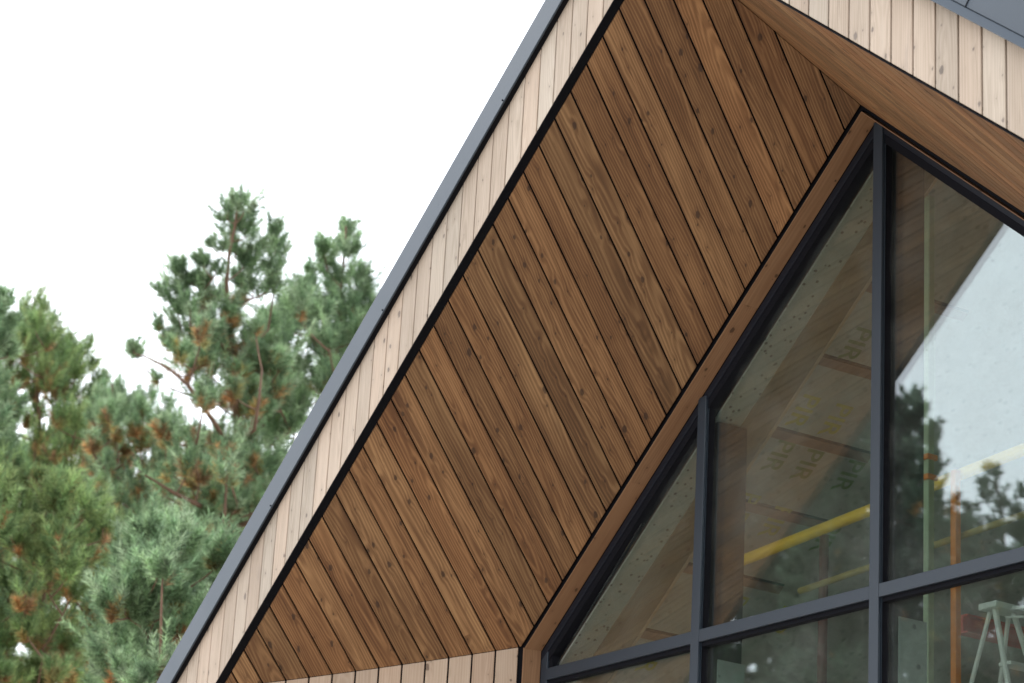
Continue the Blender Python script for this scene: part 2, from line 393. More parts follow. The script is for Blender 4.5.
# splayed recess walls with upright boards, joints meeting the soffit joints
def recess_wall(mirror):
    sg = -1 if mirror else 1
    mb = MB(); bk = MB()
    def cross(k):                                # depth where soffit joint k meets the wall line
        lo, hi = -6.0, 18.0
        f = lambda y: (-2.54 - .967 * k) + ((-6.67 - .9633 * k) - (-2.54 - .967 * k)) * (y - Y0) / (D - Y0) - (WX + WK * (y - WY))
        for _ in range(50):
            md = (lo + hi) / 2
            if f(lo) * f(md) <= 0: hi = md
            else: lo = md
        return lo
    for k in range(12, 34):
        ya, yb = cross(k), cross(k + 1)
        y1, y0_ = max(ya, yb) - .026, min(ya, yb) + .026
        y1 = min(y1, D - .06); y0_ = max(y0_, .42)
        if y1 - y0_ < .08: continue
        rnd = random.random()
        P = [(WX + WK * (y - WY), y) for y in (y0_, y1)]
        L = math.hypot(P[1][0] - P[0][0], P[1][1] - P[0][1])
        zt = [zsoffit(x, y) - .01 for x, y in P]
        pts = [(P[0][0] * sg, P[0][1], GZ + 1.5), (P[1][0] * sg, P[1][1], GZ + 1.5), (P[1][0] * sg, P[1][1], zt[1]), (P[0][0] * sg, P[0][1], zt[0])]
        bc = [(p[2] * S, v * L * S, rnd) for p, v in zip(pts, (-.5, .5, .5, -.5))]
        mb.face_poly(pts, (-.08 * sg, .06, 0), bc)
    o = mb.build('recess_cladding', MAT['tan'], house, 0.002)
    P = [(WX + WK * (y - WY), y) for y in (.42, D + .1)]
    pts = [((P[0][0] - .1) * sg, P[0][1] + .08, GZ), ((P[1][0] - .1) * sg, P[1][1] + .08, GZ), ((P[1][0] - .1) * sg, P[1][1] + .08, zsoffit(*P[1]) + .1), ((P[0][0] - .1) * sg, P[0][1] + .08, zsoffit(*P[0]) + .1)]
    bk.face_poly(pts, (-.3 * sg, .2, 0)); bk.build('sheathing', MAT['black'], o)
    return o
wa = recess_wall(False); wb = recess_wall(True)

# outer walls
def outer(mirror):
    sg = -1 if mirror else 1
    mb = MB()
    n = 5
    for k in range(n):                           # narrow front return beside the recess
        x0, x1 = -33.0 + k * .72 + .03, -33.0 + (k + 1) * .72 - .03
        c = (x0 + x1) / 2; rnd = random.random()
        pts = [(x0 * sg, .42, GZ + 1.5), (x1 * sg, .42, GZ + 1.5), (x1 * sg, .42, zfront(x1 * sg, .1)), (x0 * sg, .42, zfront(x0 * sg, .1))]
        mb.face_poly(pts, (0, .1, 0), [(p[2] * S, (p[0] - c * sg) * S, rnd) for p in pts])
    for k in range(90):                          # side wall
        y0_, y1 = .55 + k + .03, .55 + k + 1 - .03; rnd = random.random()
        pts = [(-33 * sg, y0_, GZ + 1.5), (-33 * sg, y1, GZ + 1.5), (-33 * sg, y1, zfront(33, 1.2)), (-33 * sg, y0_, zfront(33, 1.2))]
        mb.face_poly(pts, (.1 * sg, 0, 0), [(p[2] * S, (p[1] - y0_ - .47) * S, rnd) for p in pts])
    o = mb.build('wall_cladding', MAT['pale'], house)
    bk = MB(); bk.box(min(-32.88 * sg, -32.5 * sg), max(-32.88 * sg, -32.5 * sg), .56, 90.5, GZ, zfront(33, .9)); bk.build('sheathing', MAT['black'], o)
outer(False); outer(True)

# window reveal: brown boards round the glazing, just inside the soffit edge
O1 = -.30
RY = D + .86
XC = WX + .30                                   # where the sloping reveal meets the upright one
def reveal(kind):
    mb = MB(); rnd = random.random()
    if kind in ('l', 'r'):
        sg = -1 if kind == 'l' else 1
        a, b = 0.0, sg * abs(XC)
        n = 3; xs = np.linspace(a, b, n + 1)
        for k in range(n):
            x0, x1 = xs[k], xs[k + 1]; rr = random.random()
            pts = [(x0, D + .03, zglass(x0, O1)), (x1, D + .03, zglass(x1, O1)), (x1, RY, zglass(x1, O1)), (x0, RY, zglass(x0, O1))]
            bc = [(abs(p[0]) * 1.3 * S, (p[1] - D - .43) * S, rr) for p in pts]
            mb.face_poly(pts, (0, 0, .045), bc)
    else:
        sg = -1 if kind == 'ul' else 1
        x = abs(XC) * sg
        pts = [(x, D - .02, GZ + 1), (x, RY, GZ + 1), (x, RY, zglass(x, O1) + .02), (x, D - .02, zglass(x, O1) + .02)]
        mb.face_poly(pts, (.05 * sg, 0, 0), [(p[2] * S, (p[1] - D - .43) * S, rnd) for p in pts])
    return mb.build('window_reveal', MAT['reveal'], house, 0.0015)
for kind in ('l', 'r', 'ul', 'ur'): reveal(kind)
hd = MB()                                       # black packing behind the shadow gap
for sg in (-1, 1):
    b = sg * 22.0
    hd.face_poly([(0, D + .12, zglass(0, -.17)), (b, D + .12, zglass(b, -.17)), (b, D + .12, zglass(b, 1.2)), (0, D + .12, zglass(0, 1.2))], (0, 1.4, 0))
    x0, x1 = sorted((sg * (abs(XC) + .12), sg * (abs(XC) + 1.2)))
    hd.box(x0, x1, D + .12, D + 1.3, GZ, zglass(22, .4))
hd.build('gap_packing', MAT['black'], house)

# ------------------------------------------------------------------ glazed screen
FY = D + .86
scr = bpy.data.objects.new('glazed_screen', None); COL.objects.link(scr); scr.parent = house
for sg in (-1, 1):
    screen = MB()
    a, b = 0.0, sg * abs(XC)
    x0, x1 = sorted((sg * (abs(XC) - .02), sg * (abs(XC) - .48)))
    screen.box(x0, x1, FY + .004, FY + .5, GZ, zglass(abs(XC), -.5)); screen.build('jamb', MAT['frame'], scr, 0.002)
sp = MB()                                       # black inner frame, set back
for sg in (-1, 1):
    a, b = 0.0, sg * abs(XC)
    sp.face_poly([(a, FY + .06, zglass(a, -.755)), (b, FY + .06, zglass(b, -.755)), (b, FY + .06, zglass(b, -1.14)), (a, FY + .06, zglass(a, -1.14))], (0, .55, 0))
    x0, x1 = sorted((sg * (abs(XC) - .485), sg * (abs(XC) - .70)))
    sp.box(x0, x1, FY + .10, FY + .45, GZ, zglass(abs(XC) - .5, -.9))
sp.build('inner_frame', MAT['gasket'], scr)
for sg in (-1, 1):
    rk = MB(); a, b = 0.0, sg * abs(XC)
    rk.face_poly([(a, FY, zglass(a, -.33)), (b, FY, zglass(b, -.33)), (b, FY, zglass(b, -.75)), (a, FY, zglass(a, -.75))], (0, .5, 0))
    rk.build('rake_frame', MAT['shadeframe'], scr, .002)
MX = (-20.5, -10.23, 0.07, 10.36, 20.5)
TZ = [(-9.23, -8.74), (GZ + 9.0, GZ + 9.5), (GZ + .6, GZ + 1.2)]
CAP = D + .80
for x in MX[1:4]:
    mb = MB(); zt = zglass(x, -.40)
    mb.box(x - .255, x + .25, CAP, CAP + .14, GZ + .6, zt)
    o = mb.build('mullion', MAT['frame'], scr, 0.002)
    mg = MB(); mg.box(x - .19, x + .30, CAP + .14, FY + .40, GZ + .6, zt); mg.build('gasket', MAT['gasket'], o)
    ln = MB(); ln.box(x + .265, x + .30, CAP + .13, CAP + .16, GZ + .6, zt - .4); ln.build('bead', MAT['frame'], o)
for z0, z1 in TZ:
    for i in range(4):
        x0, x1 = MX[i] + (.25 if i else -.15), MX[i + 1] - .26
        if z0 > -12 and i in (0, 3): 
            lim = abs(XC) - .5
            x0 = max(x0, -lim); x1 = min(x1, lim)
        mb = MB(); mb.box(x0, x1, CAP + .012, CAP + .15, z0, z1, along='x')
        o = mb.build('transom', MAT['frame'], scr, 0.002)
        mg = MB(); mg.box(x0, x1, CAP + .15, FY + .4, z0 - .16, z1 - .06); mg.build('gasket', MAT['gasket'], o)
# double glazed panes, one per opening
GY = D + 1.16
def pane(poly):
    mb = MB()
    for y in (GY, GY + .17):
        mb.face_poly([(x, y, z) for x, z in poly], (0, .043, 0))
    return mb.build('window_pane', MAT['glass'], scr)
for i in range(4):
    a, b = MX[i], MX[i + 1]
    a, b = max(a, -abs(XC) + .3), min(b, abs(XC) - .3)
    if i < 2: up = [(a, -9.02), (b, -9.02), (b, zglass(b, -.85)), (a, zglass(a, -.85))]
    else: up = [(a, -9.02), (b, -9.02), (b, zglass(b, -.85)), (a, zglass(a, -.85))]
    if i == 0: up = [(a, -9.02), (b, -9.02), (b, zglass(b, -.85)), (a + .05, -8.9)]
    if i == 3: up = [(a, -9.02), (b, -9.02), (b - .05, -8.9), (a, zglass(a, -.85))]
    if i == 1 and b > 0: up.insert(3, (0.0, zglass(0, -.85)))
    pane(up)
    pane([(a, GZ + 9.2), (b, GZ + 9.2), (b, -9.05), (a, -9.05)])
    pane([(a, GZ + .8), (b, GZ + .8), (b, GZ + 9.15), (a, GZ + 9.15)])

# ------------------------------------------------------------------ inside the house
OC = -1.25
XI = 21.7
def sloped(name, y0, y1, off, mat, parent=house, thick=.35, x_in=0.0, x_out=XI, sides=(-1, 1), bev=0.0):
    obs = []
    for sg in sides:
        mb = MB(); a, b = sg * x_in, sg * x_out; rr = random.random()
        pts = [(a, y0, zglass(a, off)), (b, y0, zglass(b, off)), (b, y1, zglass(b, off)), (a, y1, zglass(a, off))]
        mb.face_poly(pts, (0, 0, thick), [(abs(p[0]) * 1.3 * S, (p[1] - (y0 + y1) / 2) * S, rr) for p in pts])
        obs.append(mb.build(name, mat, parent, bev))
    return obs
sloped('head_board', FY + .62, 12.5, OC, MAT['dotted'])
sloped('rafter', 12.51, 13.93, OC - .04, MAT['rafter'], thick=.7)
sloped('rafter_edge', 13.935, 14.06, OC - .07, MAT['tan'], thick=.5)
YB = D + 62
ins = sloped('ceiling_insulation', 14.07, YB, OC + .02, MAT['insul'])
def text_mesh(body, size):
    cu = bpy.data.curves.new('print_text', 'FONT'); cu.body = body; cu.size = size; cu.align_x = 'CENTER'; cu.align_y = 'CENTER'
    cu.offset = 0.012 * size; cu.resolution_u = 3
    ob = bpy.data.objects.new('print_text', cu); COL.objects.link(ob)
    bpy.context.view_layer.update()
    dg = bpy.context.evaluated_depsgraph_get(); me = ob.evaluated_get(dg).to_mesh()
    v = [tuple(p.co) for p in me.vertices]; f = [tuple(p.vertices) for p in me.polygons]
    ob.evaluated_get(dg).to_mesh_clear(); bpy.data.objects.remove(ob); bpy.data.curves.remove(cu)
    return v, f
TV, TF = text_mesh('PIR', 1.22)
def prints(name, spots, mat, parent, side=-1):
    sl = np.array([side * 1.0, 0, -MG]); sl /= np.linalg.norm(sl)
    nrm = np.array([-side * MG, 0, -1.0]); nrm /= np.linalg.norm(nrm)
    for x, y in spots:
        mb = MB(); o = np.array([x, y, zglass(x, OC + .02)]) + nrm * .025
        for p in TV:
            q = o + sl * p[0] + np.array([0, 1.0, 0]) * p[1] * (1 if side < 0 else -1); mb.v.append(W(*q)); mb.b.append((0, 0, .5))
        mb.f = [tuple(f) for f in TF]
        mb.build(name, mat, parent)
prints('printed_lettering', [(-9.1, 14.75), (-9.1, 16.45), (-3.6, 15.6), (-13.0, 14.95), (-13.2, 16.75), (-16.8, 17.5), (-16.8, 20.2), (-19.3, 15.2)], MAT['yprint'], ins[0])
prints('printed_lettering', [(-10.85, 14.95), (-10.9, 16.5), (-10.9, 18.7), (-6.4, 15.15), (-13.3, 19.6)], MAT['gprint'], ins[0])
for x in (-4.3, -7.1, -9.95, -12.75, -15.5, -18.3):
    for sg, par in ((-1, ins[0]), (1, ins[1])):
        mb = MB(); X = abs(x) * sg
        for w0, w1, mt in ((0, .30, 'batten'),):
            a, b = X, X + sg * w1
            mb.face_poly([(a, 14.08, zglass(a, OC - .03)), (b, 14.08, zglass(b, OC - .03)), (b, 19.2, zglass(b, OC - .03)), (a, 19.2, zglass(a, OC - .03))], (0, 0, .08))
        bt = mb.build('batten', MAT['batten'], par)
        jn = MB(); a, b = X - sg * .09, X - sg * .005
        jn.face_poly([(a, 14.08, zglass(a, OC + .005)), (b, 14.08, zglass(b, OC + .005)), (b, 19.2, zglass(b, OC + .005)), (a, 19.2, zglass(a, OC + .005))], (0, 0, .04))
        jn.build('joint_tape', MAT['post'], bt)
for x in MX[1:4]:
    mb = MB(); mb.box(x - .2, x + .2, FY + .66, 12.75, GZ, zglass(x, OC - .05)); p_ = mb.build('support_post', MAT['post'], house, .004)
    mc = MB(); mc.box(x - .26, x + .26, 11.55, 12.85, GZ + 10, -9.75); mc.build('post_casing', MAT['casing'], p_)
for sg in (-1, 1):
    x0, x1 = sorted((sg * XI, sg * (XI + .8)))
    mb = MB(); mb.box(x0, x1, FY + .5, YB, GZ, zglass(XI, -.9)); mb.build('inner_wall', MAT['insul'], house)
FZ = (3.0 - ZG) / S
mb = MB(); mb.box(-XI, XI, FY + .6, YB, FZ - 1.6, FZ); mb.build('upper_floor', MAT['floor'], house)
mb = MB(); mb.box(-XI, XI, FY + .6, YB, GZ - .5, GZ + .6); mb.build('ground_floor_slab', MAT['floor'], house)
bw = MB()                                       # rear gable wall; its tall opening is added to let daylight in
for sg in (-1, 1):
    pts = [(sg * 9, YB, GZ), (sg * (XI + .8), YB, GZ), (sg * (XI + .8), YB, zglass(XI + .8, -.9)), (sg * 9, YB, zglass(9, -.9))]
    bw.face_poly(pts, (0, 1.0, 0))
bw.face_poly([(-8.99, YB, .5), (8.99, YB, .5), (8.99, YB, zglass(9, -.9)), (0, YB, zglass(0, -.9)), (-8.99, YB, zglass(-9, -.9))], (0, 1.0, 0))
bw.build('rear_wall', MAT['insul'], house)
mb = MB()
for x0, x1, z0, z1 in ((-9, 9, -.1, .5), (-9, -8.4, FZ, -.1), (8.4, 9, FZ, -.1), (-.3, .3, FZ, -.1)): mb.box(x0, x1, YB + .2, YB + .8, z0, z1)
mb.build('added_opening_frame', MAT['frame'], house)  # frame of the opening added to brighten the interior

# things standing inside, seen through the glass
def on_plane(px, py, Y):
    """point of the photo's sight line at depth Y (board units): used to set out the interior and the trees"""
    d = ray(px, py); t = (Y - CAMY) / d[1]
    return np.array([CAMX, CAMY, CAMZ]) + d * t
YAW, PITCH, ROLL, FPX = -0.99864, 0.33541, 0.05803, 2600.8
fw = np.array([math.sin(YAW) * math.cos(PITCH), math.cos(YAW) * math.cos(PITCH), math.sin(PITCH)])
r0 = np.array([math.cos(YAW), -math.sin(YAW), 0]); u0 = np.cross(r0, fw)
RT = math.cos(ROLL) * r0 + math.sin(ROLL) * u0; UP = -math.sin(ROLL) * r0 + math.cos(ROLL) * u0
def ray(px, py):
    d = fw * FPX + RT * (px - 512) - UP * (py - 341.5); return d / np.linalg.norm(d)

YI = D + 5.6
t = thing('scaffold_guardrail', 'pair of yellow scaffold rails on an orange upright behind the glass', 'scaffold', W(-1.2, YI, FZ))
def local(mb, name, mat, root, bev=0.0):
    """build under an Empty that sits at the thing's base"""
    o = mb.build(name, mat, root, bev); o.matrix_parent_inverse = root.matrix_basis.inverted(); return o
for (pa, pb) in (((741, 561), (1040, 443)), ((800, 591), (1040, 509))):
    mb = MB(); a, b = on_plane(*pa, YI), on_plane(*pb, YI); a[2:3] += 0
    lower = pa[1] > 580
    mb.tube(a, b, .13 if lower else .23, 14); local(mb, 'guard_rail', MAT['dullyellow' if lower else 'yellow'], t)
a = on_plane(955.5, 470, YI - .4)
mb = MB(); mb.box(a[0] - .14, a[0] + .14, a[1] - .14, a[1] + .14, FZ, a[2]); local(mb, 'upright', MAT['orange'], t, .003)
a2 = on_plane(735, 560, YI)
mb = MB(); mb.tube((a2[0] - .1, YI, FZ), (a2[0] - .1, YI, a2[2] + .4), .19); local(mb, 'upright', MAT['yellow'], t)

a = on_plane(928.5, 458, D + 4.4)
t = thing('timber_prop', 'pale green upright prop with two orange bands behind the right pane', 'prop', W(a[0], a[1], FZ))
mb = MB(); mb.box(a[0] - .17, a[0] + .17, a[1] - .15, a[1] + .15, FZ, zglass(a[0], OC - .06)); local(mb, 'post', MAT['greentube'], t, .004)
for py in (458, 478):
    zc = on_plane(928.5, py, D + 4.4)[2]
    mb = MB(); mb.box(a[0] - .25, a[0] + .25, a[1] - .25, a[1] + .25, zc - .10, zc + .10); local(mb, 'band', MAT['orange'], t, .003)

a = on_plane(824, 545, D + 9); 
t = thing('steel_prop', 'thin dark red steel prop standing behind the middle pane', 'prop', W(a[0], a[1], FZ))
mb = MB(); mb.tube((a[0], a[1], FZ), (a[0], a[1], min(a[2] + .4, zglass(a[0], OC - .1))), .20); local(mb, 'outer_tube', MAT['red'], t)
mb = MB(); mb.box(a[0] - .5, a[0] + .5, a[1] - .5, a[1] + .5, FZ, FZ + .06); local(mb, 'base_plate', MAT['red'], t)

A, B = on_plane(962, 624, D + 9), on_plane(962, 624, D + 9); B = B + np.array([0, 9.0, 0])
t = thing('steel_beam', 'red steel beam running back behind the lower right pane', 'beam', W(A[0], A[1], A[2]))
mb = MB()
for z0, z1, hw in ((-.36, -.28, .3), (.28, .36, .3), (-.28, .28, .06)): mb.box(A[0] - hw, A[0] + hw, A[1], B[1], A[2] + z0, A[2] + z1)
local(mb, 'flanges', MAT['beamred'], t)
mb = MB(); mb.box(A[0] - .3, A[0] + .3, B[1] - .6, B[1], FZ, A[2] - .37); local(mb, 'stub_column', MAT['red'], t)

a = on_plane(995, 608, D + 5.2)
t = thing('step_ladder', 'worn aluminium step ladder with green feet caps behind the lower right pane', 'ladder', W(a[0], a[1], FZ))
t['label'] = 'worn aluminium step ladder standing open behind the lower right pane'
hgt = a[2] - FZ
for yy in (0, 3.6):
    mb = MB(); mb.tube((a[0], a[1] + yy * .25, a[2]), (a[0] + 2.9, a[1] - .1 + yy * .9, FZ), .11, 8); local(mb, 'stile', MAT['alu'], t)
    mb = MB(); mb.tube((a[0] - .25, a[1] + yy * .25, a[2] - .1), (a[0] - 5.0, a[1] - .1 + yy * .9, FZ), .085, 8); local(mb, 'rear_leg', MAT['alu'], t)
mb = MB(); mb.box(a[0] - .55, a[0] + .35, a[1] - .3, a[1] + 1.2, a[2] - .05, a[2] + .18); local(mb, 'top_cap', MAT['alu'], t, .004)
for k in range(1, 6):
    f = k / 6; zz = a[2] - hgt * f
    mb = MB(); mb.box(a[0] + 2.9 * f - .3, a[0] + 2.9 * f + .3, a[1] - .1 * f, a[1] + .9 + 2.3 * f, zz - .06, zz + .06); local(mb, 'tread', MAT['alu'], t)
mb = MB(); mb.tube((a[0] + .1, a[1] + .4, a[2] + .05), (a[0] + 1.9, a[1] + 1.6, a[2] + .05), .07, 8); mb.tube((a[0] + .1, a[1] + .4, a[2] - .28), (a[0] + 1.9, a[1] + 1.6, a[2] - .30), .05, 8); local(mb, 'tool_tray', MAT['alu'], t)

# ------------------------------------------------------------------ pines
GREENS = dict(
    blue=[(0.265, 0.380, 0.205), (0.305, 0.420, 0.225), (0.220, 0.325, 0.180), (0.360, 0.455, 0.280)],
    fresh=[(0.265, 0.370, 0.150), (0.305, 0.410, 0.165), (0.335, 0.410, 0.170), (0.220, 0.320, 0.140)],
    dark=[(0.095, 0.150, 0.100), (0.110, 0.170, 0.112), (0.125, 0.185, 0.125)],
)
DEAD = [(0.52, 0.33, 0.15), (0.48, 0.27, 0.12), (0.50, 0.38, 0.15), (0.42, 0.27, 0.15), (0.36, 0.33, 0.14)]
CAMP = np.array(W(CAMX, CAMY, CAMZ))
GYM = (GY) * S
def real(p): return np.array(p)
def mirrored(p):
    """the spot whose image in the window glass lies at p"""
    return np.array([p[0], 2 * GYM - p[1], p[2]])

def needles(bases, dirs, lens, cols, n, nl, nw):
    """needle triangles round each shoot: arrays of shoots (k,3)"""
    k = len(bases)
    t = RNG.random((k, n)) ** .85
    d = dirs[:, None, :]
    q = RNG.normal(size=(k, n, 3)); q -= (q * d).sum(-1, keepdims=True) * d; q /= np.linalg.norm(q, axis=-1, keepdims=True)
    ang = np.radians(70 - 34 * t + RNG.normal(0, 9, (k, n)))[..., None]
    nd = d * np.cos(ang) + q * np.sin(ang)
    b = bases[:, None, :] + d * (t * lens[:, None])[..., None]
    L = (nl * (0.7 + .5 * RNG.random((k, n))))[..., None]
    tip = b + nd * L
    side = np.cross(nd, RNG.normal(size=(k, n, 3))); side /= np.linalg.norm(side, axis=-1, keepdims=True)
    w = nw * (0.7 + .6 * RNG.random((k, n)))[..., None]
    V = np.stack([b - side * w * .5, b + side * w * .5, tip], 2).reshape(-1, 3)
    C = cols[:, None, None, :] * (0.6 + .95 * RNG.random((k, n, 1, 1)) ** 1.5)
    C = np.broadcast_to(C, (k, n, 3, 3)).reshape(-1, 3)
    return V, C

def tri_mesh(name, V, C, mat, parent):
    me = bpy.data.meshes.new(name); nv = len(V)
    me.vertices.add(nv); me.vertices.foreach_set('co', V.astype(np.float32).ravel())
    me.loops.add(nv); me.loops.foreach_set('vertex_index', np.arange(nv, dtype=np.int32))
    me.polygons.add(nv // 3); me.polygons.foreach_set('loop_start', np.arange(0, nv, 3, dtype=np.int32))
    try: me.polygons.foreach_set('loop_total', np.full(nv // 3, 3, dtype=np.int32))
    except Exception: pass
    me.update(); me.validate()
    a = me.attributes.new('tone', 'FLOAT_COLOR', 'POINT')
    a.data.foreach_set('color', np.concatenate([C, np.ones((nv, 1))], 1).astype(np.float32).ravel())
    me.materials.append(mat)
    o = bpy.data.objects.new(name, me); COL.objects.link(o)
    o.parent = parent; o.matrix_parent_inverse = parent.matrix_basis.inverted()
    return o

class Wood:
    """tapered bent limbs collected into one mesh, metres"""
    def __init__(self): self.v = []; self.f = []
    def limb(self, pts, r0, r1, n=7):
        pts = [np.array(p, float) for p in pts]; k = len(pts); base = len(self.v)
        for i, p in enumerate(pts):
            d = pts[min(i + 1, k - 1)] - pts[max(i - 1, 0)]; d /= np.linalg.norm(d) + 1e-9
            e = np.cross(d, [.3, .9, .1]); e /= np.linalg.norm(e); g = np.cross(d, e); r = r0 + (r1 - r0) * i / (k - 1)
            for a in np.linspace(0, 2 * math.pi, n, endpoint=False): self.v.append(p + r * (math.cos(a) * e + math.sin(a) * g))
        for i in range(k - 1):
            for j in range(n):
                a = base + i * n + j; b = base + i * n + (j + 1) % n; self.f.append((a, b, b + n, a + n))
    def build(self, name, mat, parent):
        me = bpy.data.meshes.new(name); me.from_pydata([tuple(v) for v in self.v], [], self.f); me.update()
        me.materials.append(mat)
        me.polygons.foreach_set('use_smooth', [True] * len(me.polygons))
        o = bpy.data.objects.new(name, me); COL.objects.link(o); o.parent = parent; o.matrix_parent_inverse = parent.matrix_basis.inverted()
        return o

def inside(poly, x, y):
    c = False
    for i in range(len(poly)):
        (x0, y0), (x1, y1) = poly[i], poly[i - 1]
        if (y0 > y) != (y1 > y) and x < (x1 - x0) * (y - y0) / (y1 - y0) + x0: c = not c
    return c

def pine(label, dist, trunk_px, tips, fill, n_fill, fill_r, green, dead=0.15, dead_poly=None, depth=1.0, limbs=(), place=real,
         needle=0.098, width=0.0085, per=80, shoots=20, spread=0.9, group=None, low=16, bark='bark', upright=0.75, name='pine_tree', extent=None):
    """a pine set out from sight lines at its own distance; trunk down to the ground, limbs to every clump of shoots"""
    at = lambda x, y, dd=0.0: place(CAMP + ray(x, y) * (dist + dd))
    tp = [at(x, y) for x, y in trunk_px]
    foot = np.array([tp[-1][0], tp[-1][1], 0.0])
    tr = tp + [tp[-1] * (1 - f) + foot * f for f in (.25, .5, .75, 1.0)]
    root = thing(name, label, 'tree', tuple(foot), group)
    # even spacing along the trunk
    pth = []
    for a, b in zip(tr[:-1], tr[1:]):
        m = max(2, int(np.linalg.norm(b - a) / .3))
        for i in range(m): pth.append(a + (b - a) * i / m)
    pth.append(tr[-1]); pth = np.array(pth)
    pth[1:-1] += RNG.normal(0, .012, (len(pth) - 2, 3))
    wd = Wood(); hgt = pth[0][2]
    wd.limb(pth, .012, .011 * hgt, 9)
    mpp = dist / FPX                            # metres per pixel at this distance
    clumps = []
    for c in tips: clumps.append((at(c[0], c[1], RNG.normal(0, .25) * depth), c[2] * mpp, c[3] if len(c) > 3 else 0.0, c[4] if len(c) > 4 else shoots))
    tries = 0; got = []
    xs = [p[0] for p in fill]; ys = [p[1] for p in fill]
    while len(got) < n_fill and tries < n_fill * 40:
        tries += 1
        x, y = RNG.uniform(min(xs), max(xs)), RNG.uniform(min(ys), max(ys))
        if not inside(fill, x, y): continue
        dd = RNG.normal(-.25, .8) * depth
        if any((x - a) ** 2 + (y - b) ** 2 + ((dd - e) / mpp * .5) ** 2 < (fill_r * .62) ** 2 for a, b, e in got): continue
        got.append((x, y, dd))
        dp = dead
        if dead_poly and inside(dead_poly, x, y): dp = min(.7, dead + .35)
        clumps.append((at(x, y, dd), fill_r * mpp * RNG.uniform(.65, 1.15), dp, shoots))
    zlow = min(c[0][2] for c in clumps)         # sparser boughs below the picture
    for i in range(low):
        z = RNG.uniform(max(2.0, zlow * .35), zlow); a = RNG.uniform(0, 6.283); q = np.interp(z, pth[::-1, 2], pth[::-1, 0]), np.interp(z, pth[::-1, 2], pth[::-1, 1])
        rr = RNG.uniform(.5, 2.0); clumps.append((np.array([q[0] + rr * math.cos(a), q[1] + rr * math.sin(a), z]), .45, dead, shoots + 3))
    nodes = [tuple(p) for p in pth]
    for l in limbs:
        pts = [at(x, y, dd) for x, y, dd in l[0]]
        wd.limb(pts, l[1], l[2]); 
        for a, b in zip(pts[:-1], pts[1:]):
            for f in (0, .33, .66, 1): nodes.append(tuple(a + (b - a) * f))
    nodes = [np.array(p) for p in nodes]
    order = sorted(range(len(clumps)), key=lambda i: min(np.linalg.norm(clumps[i][0] - p) for p in pth))
    Bs, Ds, Ls, Cs = [], [], [], []
    up = np.array([0, 0, 1.0])
    for i in order:
        c, R, dp, ns = clumps[i]
        base = c - up * R * .55
        arr = np.array(nodes); dv = base - arr
        cost = np.linalg.norm(dv, axis=1) + 1.6 * np.maximum(0, arr[:, 2] - base[2] + .25 * np.linalg.norm(dv[:, :2], axis=1))
        j = int(np.argmin(cost)); p0 = arr[j]
        L = np.linalg.norm(base - p0)
        mid1 = p0 + (base - p0) * .4 + up * (-.05 * L) ; mid2 = p0 + (base - p0) * .75 + up * (-.04 * L)
        rr = min(.035, .007 + .012 * L)
        pts = [p0, mid1, mid2, base, c]
        wd.limb(pts, rr, .005, 5)
        for p in (mid1, mid2, base): nodes.append(p)
        outw = base - p0; outw[2] *= .3; outw = outw / (np.linalg.norm(outw) + 1e-6)
        for s in range(ns):
            q = RNG.normal(size=3); q /= np.linalg.norm(q)
            f = RNG.random()
            b0 = base + (c - base) * f + q * R * .30 * spread
            d = q * .62 + up * (upright + .45 * f) + outw * .32; d /= np.linalg.norm(d)
            isd = RNG.random() < dp * .62
            if isd: b0 = base + (b0 - base) * .6 - up * R * .25; col = DEAD[RNG.integers(len(DEAD))]
            else: col = GREENS[green][RNG.integers(len(GREENS[green]))]
            Bs.append(b0); Ds.append(d); Ls.append(R * (RNG.uniform(1.25, 1.95) if RNG.random() < .28 else RNG.uniform(.6, 1.2)) * (.6 if isd else 1)); Cs.append(np.array(col) * RNG.uniform(.7, 1.4))
    V, C = needles(np.array(Bs), np.array(Ds), np.array(Ls), np.array(Cs), per, needle, width)
    wd.build('trunk', MAT[bark], root)
    tri_mesh('crown', V, C, MAT['needle'], root)
    return root

